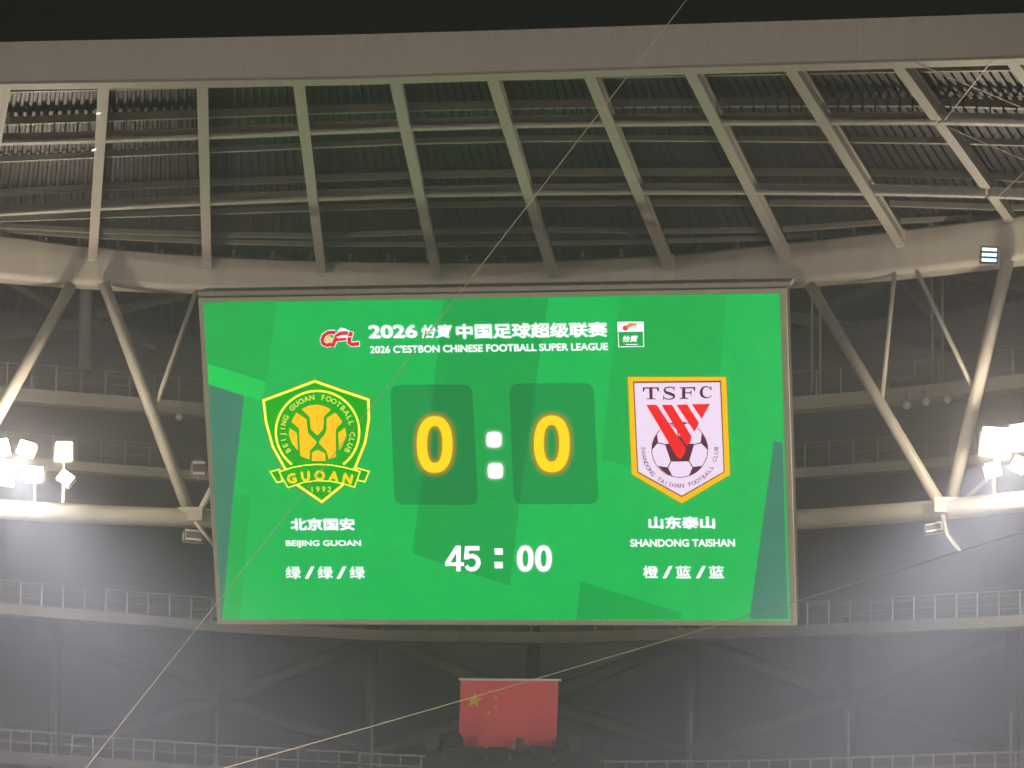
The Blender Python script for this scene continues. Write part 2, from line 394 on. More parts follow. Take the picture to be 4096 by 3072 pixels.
# ================================================================== CATWALKS
def catwalk(label, rail, D, fas, post_px, first, edge='steel', hgt=1.0, mid=.5, backrail=True, skip=(1000, 3000), xr=(-650, 4750), depth=1.4, hang=()):
    base = at(2048, lerp(rail, 2048), Dring(2048) + D); base.z -= hgt
    cw = empty('catwalk', base, label, 'catwalk', 'catwalks behind the screen')
    pts = [at(x, lerp(rail, x), Dring(x) + D) - Vector((0, 0, hgt)) for x in range(xr[0], xr[1] + 1, 120)]
    MB().sweep(pts, rect(0, depth, -fas + .05, -fas + .12)).build('walkway', M[edge], cw)
    MB().sweep(pts, rect(-.03, .0, -fas + .06, .06)).build('toe_board', M[edge], cw)
    MB().sweep(pts, rect(-.16, .06, -fas - .03, -fas + .045)).build('lower_flange', M[edge], cw)
    up_ = [q + Vector((0, 0, hgt)) for q in pts]; 
    MB().tube(up_, .024, 6).build('handrail', M['rail'], cw)
    MB().tube([q - Vector((0, 0, hgt - mid)) for q in up_], .018, 6).build('mid_rail', M['rail'], cw)
    if backrail:
        bk = [q + Vector((0, 0, hgt)) + Vector((q.x, q.y, 0)).normalized() * (depth - .1) for q in pts]
        MB().tube(bk, .022, 6).build('handrail', M['rail'], cw)
        MB().tube([q - Vector((0, 0, hgt - mid)) for q in bk], .018, 6).build('mid_rail', M['rail'], cw)
    x = first
    while x > xr[0]: x -= post_px
    proto = None
    x += post_px
    while x < xr[1]:
        if not (skip[0] < x < skip[1]):
            P = at(x, lerp(rail, x), Dring(x) + D)
            if proto is None:
                proto = MB().box(P - Vector((0, 0, hgt / 2 + .06)), .055, .05, hgt + .1).build('rail_post', M['rail'], cw); off = ORG[proto].translation - P
            else: dup(proto, cw, ORG[cw].inverted() @ Matrix.Translation(P + off))
            if backrail:
                o = Vector((P.x, P.y, 0)).normalized() * (depth - .1)
                dup(proto, cw, ORG[cw].inverted() @ Matrix.Translation(P + off + o))
        x += post_px
    for hx, hy in hang:
        P = at(hx, lerp(rail, hx), Dring(hx) + D + .12); Q = at(hx, hy, Dring(hx) + D + .12); Q.z = Z_DECK - .1
        MB().tube([P - Vector((0, 0, hgt)), Q], .045, 8).build('hanger', M['rail'], cw)
    return cw
K1 = [(-700, 1385), (0, 1447), (517, 1490), (822, 1517), (1600, 1545), (2400, 1540), (3159, 1490), (3602, 1450), (4096, 1392), (4800, 1300)]
K2 = [(-700, 1665), (0, 1722), (329, 1752), (830, 1791), (1600, 1822), (2400, 1815), (3186, 1776), (3727, 1733), (4096, 1700), (4800, 1630)]
K3 = [(-700, 2262), (0, 2319), (450, 2358), (876, 2395), (1500, 2430), (2200, 2440), (3197, 2408), (4096, 2362), (4800, 2310)]
K4 = [(-700, 2850), (0, 2915), (861, 2978), (1700, 3024), (2400, 3046), (3000, 3042), (4096, 3005), (4800, 2960)]
catwalk('upper steel catwalk with railing, crossing the truss above the floodlights', K1, 5, .42, 98, 130, hang=((336, 1290), (3247, 1305), (3280, 1350), (3728, 1247), (3770, 1270)))
catwalk('second steel catwalk level with the floodlights, halfway down the screen', K2, 8, .28, 97, 407)
catwalk('third steel catwalk, passing just below the bottom edge of the screen', K3, 2.0, .32, 85, 340, edge='walk', hgt=.9, mid=.45, skip=(5000, 5000), depth=2.2)
catwalk('lowest steel catwalk along the bottom of the photo, below the flag', K4, 1.0, .35, 82, 290, edge='walk', hgt=.85, mid=.45, skip=(5000, 5000))

# ================================================================== lower hall structure: columns with raking arms
for cx, arms, lab in ((230, 0, 'leftmost dim plain column of the lower hall, near the left edge'), (872, 1, 'dim column with raking arms under the lower left corner of the screen'),
                          (1492, 0, 'dim plain column left of the flag, under the screen'), (2135, 1, 'dim column with raking arms right behind the flag'), (2770, 0, 'dim plain column right of the flag, under the screen'),
                          (3400, 1, 'dim column with raking arms below the lower right corner of the screen'), (4050, 0, 'dim plain column at the lower right edge')):
    D = Dring(cx) + 9
    T = at(cx, 2475, D); B = Vector((T.x, T.y, 6.0))
    c = empty('column', B, lab, 'column', 'columns of the lower hall')
    MB().tube([B, T], .24, 12).build('shaft', M['grey'], c, smooth=True)
    if arms:
        J = at(cx, 2800, D)
        for dx, dy in ((-640, -250), (640, -250), (-640, 205), (640, 205)):
            E_ = at(cx + dx, 2800 + dy, D + .5); MB().tube([J, E_], .30, 8, r2=.24).build('arm', M['grey'], c, smooth=True)
    MB().tube([at(cx - 5, 2850, D - .5), at(cx - 5, 3120, D - .5)], .05, 6).build('pipe', M['rail'], c)

# ================================================================== FLOODLIGHTS
lampm = emit('lamp_glow', (1, .82, .66), 120, lin=True)
lampm2 = emit('lamp_glow_cool', (.66, .96, 1), 3.0, lin=True)
def flood(px, py, wpx, hpx, yaw, pitch, roll, label, D=-2.0, foot=None, lampmat=None, rows=4, cols=4, group='bright floodlights', lit=True):
    P = at(px, py, Dring(px) + D); k = (P - CAM).length / F
    W, H = wpx * k, hpx * k
    base = (CAM - P); base.z = 0
    q = base.to_track_quat('-Y', 'Z').to_matrix().to_4x4()
    m4 = Matrix.Translation(P) @ q @ Matrix.Rotation(R(yaw), 4, 'Z') @ Matrix.Rotation(R(pitch), 4, 'X') @ Matrix.Rotation(R(roll), 4, 'Y')
    e = empty('floodlight', P, label, 'floodlight', group, mtx=m4)
    b = MB(); b.box((0, .14, 0), W * 1.12, .2, H * 1.12)
    for i in range(7): b.box((-W * .5 + W * i / 6, .3, 0), .02, .12, H * .9)
    b.build('housing', M['dark'], e, local=True)
    lm = lampmat or lampm
    b = MB(); b.box((0, .03, 0), W, .02, H); b.build('reflector', M['black'] if cols == 1 and lit else M['white'], e, local=True)
    for i in range(cols):
        for j in range(rows):
            c = MB().box(((i + .5) / cols * W - W / 2, .0, (j + .5) / rows * H - H / 2), W / cols * .93, .03, H / rows * (.9 if cols > 1 else .58))
            c.build('lamp_cell', lm if lit else M['grey'], e, local=True)
    b = MB(); b.box((-W * .6, .16, -H * .1), .04, .06, H * .9); b.box((W * .6, .16, -H * .1), .04, .06, H * .9); b.box((0, .16, -H * .56), W * 1.24, .06, .04)
    b.build('bracket', M['steel2'], e, local=True)
    if foot is not None:
        A = e.matrix_world @ Vector((0, .2, -H * .58)); x, y = proj(A); B = at(x, foot, hd(A))
        MB().tube([A, B], .04, 8).build('stem', M['steel2'], e)
    return e
flood(8, 1787, 60, 60, 20, -8, -14, 'tilted floodlight cut by the left edge, upper row')
flood(102, 1791, 62, 52, -24, -6, 18, 'floodlight leaning left in the upper row, second from the left edge')
flood(257, 1805, 62, 74, 0, 0, -1, 'upright square floodlight nearest the screen in the left cluster', foot=2010)
flood(2, 1889, 92, 98, 10, 0, 0, 'largest floodlight at the left edge, lower row')
flood(139, 1897, 60, 60, -8, 0, 2, 'square floodlight in the middle of the lower row of the left cluster', foot=2010)
flood(261, 1910, 58, 46, -20, -12, 34, 'strongly tilted floodlight at the lower right of the left cluster', foot=2010)
flood(3982, 1764, 100, 104, 0, 0, 4, 'large floodlight nearest the screen in the right cluster', foot=2000)
flood(4100, 1742, 84, 96, 10, 0, -10, 'large floodlight cut by the right edge')
flood(3975, 1874, 58, 50, 20, -12, -14, 'small tilted floodlight below the large one in the right cluster', foot=1990)
flood(4072, 1854, 50, 56, -22, -12, 28, 'small tilted floodlight in the lower row at the right edge')
flood(3957, 1019, 62, 64, 0, 0, 3, 'cool white floodlight of three bars under the ring girder at upper right', D=-1.0, lampmat=lampm2, rows=3, cols=1, group='cool floodlight')
# unlit ones
flood(795, 1871, 50, 54, 0, 0, 0, 'unlit grey floodlight on a bracket left of the screen', D=1, foot=1925, rows=1, cols=1, group='unlit floodlights', lit=False)
flood(775, 2139, 66, 46, 10, -20, 4, 'unlit floodlight hanging under the chord left of the screen', D=-1.2, rows=1, cols=1, group='unlit floodlights', lit=False)
flood(3735, 2107, 66, 36, -10, -20, -10, 'unlit floodlight hanging under the chord right of the screen', D=-1.2, rows=1, cols=1, group='unlit floodlights', lit=False)
for x, y in ((60, 1850), (4020, 1810)):
    P = at(x, y, Dring(x) - 2.6)
    light('floodlight_beam', 'SPOT', P, 40000, (1, .96, .94), (P.x * .7, P.y - 13, 3), spot_size=R(78), spot_blend=.9, shadow_soft_size=1.0)
    light('floodlight_beam', 'SPOT', P, 32000, (1, .97, .96), (P.x * -.1, P.y - 19, -2), spot_size=R(54), spot_blend=.9, shadow_soft_size=1.0)
    P = at(x, y, Dring(x) - 3.1)
    light('floodlight_spill', 'POINT', P, 2800, (1, .83, .63), shadow_soft_size=.5)
# bracket arms under the chord
for pts, lab in ((((779, 2085), (862, 2190)), 'left bracket arm'), (((3770, 2060), (3790, 2140), (3840, 2205)), 'right')):
    MB().tube([at(x, y, Dring(x) - 1.3) for x, y in pts], .07, 8).build('bracket_arm', M['steel2'], truss, smooth=True)
b = MB().tube([at(x, y, Dring(x) - 1.4) for x, y in ((3788, 2050), (3800, 2120), (3830, 2168), (3850, 2170), (3858, 2130))], .018, 6)
tag(b.build('hanging_cable', M['dark']), 'thin dark cable looping down under the chord right of the screen', 'cable')
# round bulbs under the upper catwalk
for x, y, lab in ((717, 1667, 'round lamp under the upper catwalk left of the screen'), (3627, 1621, 'lowest of the three round lamps under the upper catwalk at right'), (3703, 1607, 'middle of the three round lamps under the upper catwalk at right'), (3790, 1598, 'rightmost of the three round lamps under the upper catwalk')):
    P = at(x, y, Dring(x) + 4.6); e = empty('round_lamp', P, lab, 'lamp', 'round lamps under the catwalk')
    bm = MB(); r = .15
    vs = []; N, K = 12, 7
    for j in range(K + 1):
        for i in range(N):
            th = math.pi * j / K; ph = math.tau * i / N
            vs.append(P + Vector((math.sin(th) * math.cos(ph), math.sin(th) * math.sin(ph), math.cos(th))) * r)
    bm.add(vs, [(j * N + i, j * N + (i + 1) % N, (j + 1) * N + (i + 1) % N, (j + 1) * N + i) for j in range(K) for i in range(N)])
    bm.build('globe', M['white'], e, smooth=True)
    MB().tube([P + Vector((0, 0, r * .9)), P + Vector((0, 0, r + .28))], .05, 8).build('stem', M['rail'], e)
for x, y in ((387, 456), (369, 602)):
    P = at(x, y, hd(atz(x, y, Z_RAFT))); tag(MB().tube([P, P + Vector((.12, -.05, .03))], .03, 8).build('small_lamp', emit('small_lamp_glow', (1, 1, 1), 2.2, lin=True)), 'tiny white lamp beside the ' + ('upper' if y < 500 else 'lower') + ' part of the second rafter from the left', 'lamp', 'tiny lamps on the rafter')

# ================================================================== SCOREBOARD
Rs = Matrix(((.98024499, -.04396698, -.19283844), (.01120362, .98575723, -.16780097), (.19746959, .16232558, .96677617)))
SW = 20.0; SH = 11.25 * .9978360488666187
T0 = Vector((-.70032159, -3.10625701, -143.98591473)) * (20 / 24)
MS = (Matrix.Translation(CAM) @ RW.to_4x4()) @ (Matrix.Translation(T0) @ Rs.to_4x4())
sb = empty('scoreboard', MS.translation, 'large green lit scoreboard screen showing 0 : 0 hanging under the ring girder', 'scoreboard', mtx=MS)
MSi = MS.inverted()
def sl(px, py):
    o = MSi @ CAM; d = (MSi.to_3x3() @ ray(px, py)); t = -o.z / d.z; return ((o + d * t).x, (o + d * t).y)
# cabinet, frame segments
fr = .22
b = MB(); b.box((0, 0, -.55), SW + 2 * fr - .06, SH + .30, .9); b.build('cabinet', M['dark'], sb, local=True)
def seg(n, horiz, c, L, wdt, nm):
    for i in range(n):
        u = -L / 2 + L * (i + .5) / n
        bx = MB().box((u, c, .0) if horiz else (c, u, .0), (L / n - .012) if horiz else wdt, wdt if horiz else (L / n - .012), .24)
        bx.build(nm, M['frame'], sb, local=True)
seg(10, True, SH / 2 + .085, SW, .15, 'frame_panel'); seg(10, True, -SH / 2 - .09, SW, .17, 'frame_panel')
seg(6, False, -SW / 2 - .095, SH + .34, .18, 'frame_panel'); seg(6, False, SW / 2 + .105, SH + .34, .20, 'frame_panel')
# header beam with lugs
b = MB(); b.box((.1, SH / 2 + .30, -.35), SW + .55, .15, .9); hb_ = b.build('header_beam', M['steel'], sb, local=True)
b = MB(); b.box((.1, SH / 2 + .19, -.3), SW + .3, .05, .7); b.build('shadow_gap', M['dark'], sb, local=True)
for i in range(21):
    u = -SW / 2 + .3 + i * (SW - .5) / 20
    c = MB(); c.box((u, SH / 2 + .386, .06), .11, .02, .05); c.build('lug', M['white'], hb_) if False else c.build('lug', M['white'], sb, local=True)
for u in (-8.6, -4.3, 0, 4.3, 8.6):
    MB().box((u, SH / 2 - .10, -1.9), .22, .22, 2.2).build('hanger', M['steel'], sb, local=True)
for sx in (-1, 1):
    for v in (-3, 1.2, 4.2):
        MB().box((sx * 8.5, v, -3.2), .22, .22, 4.4).build('rear_strut', M['steel'], sb, local=True)

layer = [0]
def poly(pts, m, w, name, parent=None):
    L = [sl(*q) if len(q) == 2 else q[:2] for q in pts]
    return MB().add([(u, v, w) for u, v in L], [tuple(range(len(L)))]).build(name, m, parent or scr, local=True)
C1 = lambda x, y: (780 + x * 1.1031, 1130 + y * 1.1031)      # crop coordinates -> source pixels
scr = MB().add([(-SW / 2, -SH / 2, .0), (SW / 2, -SH / 2, .0), (SW / 2, SH / 2, .0), (-SW / 2, SH / 2, .0)], [(0, 1, 2, 3)])
E_base = emit('screen_green', (0, 190, 84), 1.0, noise=.05)
scr = scr.build('screen', E_base, sb, local=True); scr.location.z = .125; ORG[scr] = ORG[sb] @ Matrix.Translation(Vector((0, 0, .125)))
# children of the screen: local frame = screen centre
def cpoly(pts, m, k, name='facet', crop=True, parent=None):
    return poly([C1(*q) for q in pts] if crop else pts, m, .006 * k, name, parent)
E_mid = emit('screen_green_mid', (0, 178, 74), noise=.05); E_drk = emit('screen_green_dark', (0, 167, 72), noise=.05)
E_lit = emit('screen_green_light', (0, 210, 88), noise=.04); E_teal = emit('screen_teal', (62, 128, 105), noise=.08)
cpoly([(36, 71), (300, 64), (264, 358), (51, 292)], E_mid, 1)
cpoly([(51, 293), (264, 359), (240, 425), (52, 366)], E_lit, 1)
cpoly([(53, 367), (181, 409), (140, 790), (103, 1218), (98, 1218)], E_teal, 1)
cpoly([(142, 765), (206, 771), (165, 1218), (104, 1218)], E_mid, 1)
cpoly([(905, 58), (1285, 54), (1240, 355), (1180, 790), (1145, 1098), (790, 980), (870, 360)], E_drk, 1)
cpoly([(1540, 50), (1930, 44), (1905, 330), (1860, 720), (1475, 640)], E_mid, 1)
cpoly([(1400, 1080), (1765, 1195), (1762, 1218), (1386, 1218)], E_drk, 1)
cpoly([(2101, 571), (2132, 579), (2150, 1160), (2154, 1216), (2012, 1218)], E_teal, 1)
# score panels
def rrect(x0, y0, x1, y1, x2, y2, x3, y3, r):
    c = [Vector((x0, y0)), Vector((x1, y1)), Vector((x2, y2)), Vector((x3, y3))]; out = []
    for i in range(4):
        p0, p1, p2 = c[i - 1], c[i], c[(i + 1) % 4]; a = p1 + (p0 - p1).normalized() * r; b2 = p1 + (p2 - p1).normalized() * r
        for k in range(7):
            t = k / 6; out.append(tuple((a * (1 - t) + p1 * t) * (1 - t) + (p1 * (1 - t) + b2 * t) * t))
    return out
C2 = lambda x, y: (1500 + x / 2.3284, 1480 + y / 2.3284)
E_pan = emit('score_panel_shade', (0, 62, 50), alpha=.42)
for q in ((150, 132, 912, 128, 968, 1250, 190, 1246), (1256, 120, 2042, 116, 2090, 1240, 1300, 1244)):
    poly([C2(*v) for v in rrect(*q, 95)], E_pan, .013, 'score_panel')
E_white = emit('screen_white', (255, 246, 255), 1.25); E_yel = emit('screen_yellow', (255, 222, 0), 1.1)
E_halo1 = emit('halo_white', (190, 225, 195), alpha=.30); E_hal = emit('text_halo', (25, 200, 100)); E_hal0 = emit('text_halo_inner', (105, 215, 150)); E_halo2 = emit('halo_yellow', (205, 140, 10), alpha=.42)  # halo colours paint the bloom around lettering onto the screen
E_sh = emit('text_outline', (120, 170, 140), alpha=.7)

def textmesh(body, off=0.0, res=4, nd=8):
    vs, fs = textbase(body, 0.0, res)
    if off <= 0: return vs, fs
    V, Fc = [], []; n = len(vs)
    for k in range(nd + 1):
        a = math.tau * k / nd; dx, dy = (off * math.cos(a), off * math.sin(a)) if k < nd else (0, 0)
        V += [(x + dx, y + dy, .0004 * k) for x, y, _ in vs]; Fc += [tuple(i + n * k for i in f) for f in fs]
    return V, Fc
def textbase(body, off=0.0, res=4):
    cu = bpy.data.curves.new('t', 'FONT'); cu.body = body; cu.size = 1; cu.resolution_u = res; cu.offset = off; cu.fill_mode = 'FRONT'
    o = bpy.data.objects.new('t', cu); COL.objects.link(o)
    dg = bpy.context.evaluated_depsgraph_get(); dg.update(); me = bpy.data.meshes.new_from_object(o.evaluated_get(dg))
    vs = [tuple(v.co) for v in me.vertices]; fs = [tuple(f.vertices) for f in me.polygons]
    bpy.data.objects.remove(o); bpy.data.meshes.remove(me); bpy.data.curves.remove(cu)
    return vs, fs
def txt(body, x0, x1, y0, y1, m, w=.03, off=.02, shear=0, name='text', parent=None, halo=None, offh=.05, uv=None):
    """fit the word into the source-pixel box x0..x1, y0 (top) .. y1 (bottom)"""
    vs, fs = textmesh(body, off)
    ym = (y0 + y1) / 2; xm = (x0 + x1) / 2
    u0 = sl(x0, ym)[0]; u1 = sl(x1, ym)[0]; v1 = sl(xm, y0)[1]; v0 = sl(xm, y1)[1]
    def fit(vs, g=0):
        q = [(x + shear * y, y, z) for x, y, z in vs]
        return q
    q = fit(vs); ax, bx = min(a[0] for a in q), max(a[0] for a in q); ay, by = min(b[1] for b in q), max(b[1] for b in q)
    def mp(a, b, z=0): return (u0 + (a - ax) / (bx - ax) * (u1 - u0), v0 + (b - ay) / (by - ay) * (v1 - v0), w + z)
    o = MB().add([mp(*a) for a in q], fs).build(name, m, parent or scr, local=(parent is None or parent is scr))
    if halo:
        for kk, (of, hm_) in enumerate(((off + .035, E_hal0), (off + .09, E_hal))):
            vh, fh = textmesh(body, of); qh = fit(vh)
            MB().add([(*mp(a, b)[:2], w - .010 * (kk + 1) + z) for a, b, z in qh], fh).build('painted_halo', hm_, parent or scr, local=True)  # widened copies paint a bloom behind the word
    return o
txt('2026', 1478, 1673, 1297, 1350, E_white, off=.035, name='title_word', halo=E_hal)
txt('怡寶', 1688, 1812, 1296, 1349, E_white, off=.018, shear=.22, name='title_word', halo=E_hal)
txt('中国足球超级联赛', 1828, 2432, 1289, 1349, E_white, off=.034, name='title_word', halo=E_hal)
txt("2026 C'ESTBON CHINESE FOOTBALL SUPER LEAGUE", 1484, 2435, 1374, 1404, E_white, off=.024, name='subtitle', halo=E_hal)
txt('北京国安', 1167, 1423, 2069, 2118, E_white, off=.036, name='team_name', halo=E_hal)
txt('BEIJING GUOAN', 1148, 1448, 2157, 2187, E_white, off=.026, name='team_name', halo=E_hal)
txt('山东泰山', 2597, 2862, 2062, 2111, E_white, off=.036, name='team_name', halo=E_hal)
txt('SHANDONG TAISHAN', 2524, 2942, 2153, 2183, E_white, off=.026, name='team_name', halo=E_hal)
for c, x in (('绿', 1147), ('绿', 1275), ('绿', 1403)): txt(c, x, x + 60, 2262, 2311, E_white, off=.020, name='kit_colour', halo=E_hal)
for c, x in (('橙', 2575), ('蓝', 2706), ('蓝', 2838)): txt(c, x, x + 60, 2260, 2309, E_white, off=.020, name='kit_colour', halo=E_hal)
for x in (1225, 1352): poly([(x + 24, 2262), (x + 38, 2262), (x + 13, 2311), (x - 2, 2311)], E_white, .03, 'slash')
for x in (2655, 2788): poly([(x + 24, 2260), (x + 38, 2260), (x + 13, 2309), (x - 2, 2309)], E_white, .03, 'slash')
def ellipse(cx, cy, rx, ry, n=40, a0=0, a1=360, pw=1.0):
    out = []
    for k in range(n):
        t = R(a0 + (a1 - a0) * k / (n if a1 - a0 >= 360 else n - 1)); c, s = math.cos(t), math.sin(t)
        out.append((cx + rx * math.copysign(abs(c) ** pw, c), cy + ry * math.copysign(abs(s) ** pw, s)))
    return out
def annulus(outer, inner, m, w, name, parent=None):
    n = len(outer); L = [sl(*q) for q in outer + inner]
    return MB().add([(u, v, w) for u, v in L], [(k, (k + 1) % n, n + (k + 1) % n, n + k) for k in range(n)]).build(name, m, parent or scr, local=True)
# big score digits
for (x, y), (xi, yi) in (((565, 685), (566, 684)), ((1655, 680), (1652, 674))):
    f = .86
    annulus([C2(*q) for q in ellipse(x, y, 166, 264, 48, pw=f)], [C2(*q) for q in ellipse(xi, yi, 72, 172, 48, pw=f)], E_yel, .04, 'score_digit')
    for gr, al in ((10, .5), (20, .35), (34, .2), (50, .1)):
        annulus([C2(*q) for q in ellipse(x, y, 166 + gr, 264 + gr, 48, pw=f)], [C2(*q) for q in ellipse(xi, yi, max(72 - gr, 8), max(172 - gr, 30), 48, pw=f)], emit('digit_glow', (205, 140, 10), alpha=al), .034 - gr * .0003, 'painted_digit_glow')  # stepped rings paint a fading glow around the score digit
for cx, cy in ((1117, 640), (1130, 930)):
    poly([C2(*q) for q in ellipse(cx, cy, 72, 74, 28, pw=.6)], E_white, .04, 'colon_dot')
    for gr, al in ((12, .3), (26, .15)): poly([C2(*q) for q in ellipse(cx, cy, 72 + gr, 74 + gr, 28, pw=.6)], emit('dot_glow', (190, 225, 195), alpha=al), .034 - gr * .0003, 'painted_dot_glow')  # larger see-through dots paint the glow around the colon
# clock
C3 = lambda x, y: (1700 + x / 3.687, 2140 + y / 3.687)
def stroke(pts, wd, m, w, name, cv, parent=None, closed=False):
    """polyline stroke of width wd (number or list) in crop coordinates"""
    P = [Vector(q) for q in pts]; n = len(P); L, Rr = [], []
    for i, q in enumerate(P):
        a = P[(i - 1) % n] if closed or i else P[0]; b = P[(i + 1) % n] if closed or i < n - 1 else P[-1]
        t = (b - a).normalized(); nn = Vector((-t.y, t.x)); h = (wd[i] if isinstance(wd, (list, tuple)) else wd) / 2
        L.append(q + nn * h); Rr.append(q - nn * h)
    V = [sl(*cv(*q)) for q in L + Rr]; rg = range(n if closed else n - 1)
    return MB().add([(u, v, w) for u, v in V], [(k, (k + 1) % n, n + (k + 1) % n, n + k) for k in rg]).build(name, m, parent or scr, local=True)
for cx in (1492, 1760):
    annulus([C3(*q) for q in ellipse(cx, 332, 122, 192, 40, pw=.88)], [C3(*q) for q in ellipse(cx + 2, 330, 44, 122, 40, pw=.88)], E_white, .04, 'clock_digit')
    annulus([C3(*q) for q in ellipse(cx, 332, 142, 212, 40, pw=.88)], [C3(*q) for q in ellipse(cx + 2, 330, 34, 112, 40, pw=.88)], E_halo1, .031, 'painted_digit_glow')  # wider see-through ring paints a glow around the clock digit
vs4 = [(470, 140), (540, 140), (540, 385), (590, 385), (590, 440), (545, 440), (545, 520), (475, 520), (475, 440), (312, 440), (312, 395)]
def fourmesh(w, m, name):
    o = [(470, 140), (540, 140), (540, 385), (588, 385), (588, 442), (540, 442), (540, 520), (472, 520), (472, 442), (310, 442), (310, 388)]
    # split so the counter stays open
    poly([C3(*q) for q in [(475, 140), (542, 140), (542, 520), (475, 520)]], m, w, name)
    poly([C3(*q) for q in [(310, 388), (475, 388), (475, 442), (310, 442)]], m, w, name)
    poly([C3(*q) for q in [(542, 388), (590, 388), (590, 442), (542, 442)]], m, w, name)
    poly([C3(*q) for q in [(310, 388), (470, 140), (475, 140), (475, 250), (390, 388)]], m, w, name)
fourmesh(.04, E_white, 'clock_digit')
five = [(815, 180), (645, 180), (628, 292)]
stroke([(818, 180), (612, 180)], 66, E_white, .04, 'clock_digit', C3)
poly([C3(*q) for q in [(605, 147), (672, 147), (662, 262), (655, 345), (588, 345), (600, 200)]], E_white, .041, 'clock_digit')
arc = [(625, 318), (665, 300), (715, 292), (765, 312), (795, 352), (802, 400), (785, 448), (748, 482), (700, 492), (655, 482), (622, 440)]
stroke(arc, [52, 60, 66, 68, 70, 72, 70, 68, 66, 62, 56], E_white, .042, 'clock_digit', C3)
for cy in (228, 428): poly([C3(*q) for q in ((1035, cy - 48), (1158, cy - 48), (1164, cy + 48), (1042, cy + 48))], E_white, .04, 'clock_dot')

# --- left crest
crest = scr
K = lambda x, y: (1000 + x / 2.911, 1480 + y / 2.911)
E_cg = emit('crest_green', (0, 178, 14), noise=.06); E_cy = emit('crest_yellow', (255, 250, 80), 1.3); E_or = emit('crest_orange', (255, 190, 0), 1.25); E_ol = emit('crest_edge', (120, 120, 0))
E_txty = emit('crest_lettering', (222, 240, 80))
sh = [(155, 335), (460, 222), (765, 105), (1085, 218), (1405, 325), (1412, 560), (1368, 840), (1250, 1135), (1090, 1350), (850, 1545), (560, 1345), (405, 1140), (265, 890), (185, 600)]
def shrink(P, d):
    c = [Vector(q) for q in P]; n = len(c); out = []
    for i in range(n):
        a, b, e = c[i - 1], c[i], c[(i + 1) % n]; t1 = (b - a).normalized(); t2 = (e - b).normalized()
        n1 = Vector((-t1.y, t1.x)); n2 = Vector((-t2.y, t2.x)); m = (n1 + n2).normalized(); out.append(tuple(b + m * d / max(.4, m.dot(n1))))
    return out
def logo(name, pts, w, m, cv):
    return poly([cv(*q) for q in pts], m, w, name)
cr = logo('team_crest', shrink(sh, -9), .02, E_ol, K)
def P_(name, pts, w, m): return poly([K(*q) for q in pts], m, w, name)
P_('crest_border', sh, .026, E_cy); P_('crest_field', shrink(sh, 30), .032, E_cg)
def arcpts(cx, cy, rx, ry, a0, a1, n): return ellipse(cx, cy, rx, ry, n, a0, a1)
stroke(arcpts(800, 712, 485, 478, -232, 52, 60), 26, E_cy, .036, 'crest_ring', K)
for sh_ in ([(615, 445), (700, 405), (790, 393), (880, 410), (955, 450), (875, 530), (865, 680), (800, 752), (722, 680), (710, 540)],
            [(555, 485), (670, 560), (690, 720), (712, 750), (790, 825), (780, 855), (712, 925), (705, 1032), (600, 990), (585, 670), (495, 592)],
            [(1005, 485), (1090, 590), (1012, 680), (1012, 1000), (930, 1030), (905, 935), (820, 845), (825, 810), (885, 740), (905, 690), (905, 550)],
            [(475, 665), (560, 720), (572, 930), (500, 840), (468, 740)], [(1120, 660), (1135, 740), (1100, 850), (1052, 927), (1040, 722)],
            [(735, 950), (805, 918), (890, 960), (892, 1048), (735, 1048)]):
    P_('crest_emblem', sh_, .040, E_or)
rib = [(345, 1172), (500, 1118), (650, 1090), (800, 1080), (960, 1088), (1130, 1118), (1305, 1168), (1235, 1362), (1100, 1318), (950, 1290), (800, 1284), (650, 1300), (455, 1366), (400, 1270)]
tl = [(238, 1168), (365, 1136), (400, 1290), (325, 1308)]; tr = [(1250, 1120), (1412, 1165), (1355, 1300), (1230, 1270)]
for q in (tl, tr): P_('crest_ribbon', q, .044, E_cy); P_('crest_ribbon', shrink(q, 16), .050, E_cg)
P_('crest_ribbon', rib, .056, E_cy); P_('crest_ribbon', shrink(rib, 14), .062, E_cg)
def arctext(body, cx, cy, r, h, a0, a1, m, cv, w, inward=False, off=.02, name='letter', wf=1.0):
    """letters along a circle (crop pixels, y down); a0..a1 screen angles in degrees, 0 = right, 90 = down"""
    n = len(body)
    for i, ch in enumerate(body):
        if ch == ' ': continue
        t = R(a0 + (a1 - a0) * i / (n - 1)); vs, fs = textmesh(ch, off, 2, 6)
        ax, bx = min(v[0] for v in vs), max(v[0] for v in vs); k = h / .73
        px, py = cx + r * math.cos(t), cy + r * math.sin(t)
        upx, upy = (math.cos(t), math.sin(t)) if not inward else (-math.cos(t), -math.sin(t))
        rx, ry = (-upy, upx)
        if True:
            q = []
            for x, y, z in vs:
                X = (x - (ax + bx) / 2) * k * wf; Y = (y - .365) * k
                u, v = sl(*cv(px + rx * X + upx * Y, py + ry * X + upy * Y)); q.append((u, v, w + z))
            MB().add(q, fs).build('letter', m, scr, local=True)
arctext('BEIJING GUOAN FOOTBALL CLUB', 800, 712, 408, 62, 148, 392, E_txty, K, .040, off=.035, name='crest_lettering')
arctext('GUOAN', 825, 2700, 1488, 112, -102.6, -77.2, E_yel, K, .07, off=.055, name='crest_lettering')
b = None
arctext('1992', 838, 3375, 2000, 66, -92.9, -87.1, E_txty, K, .04, off=.03, name='crest_lettering')
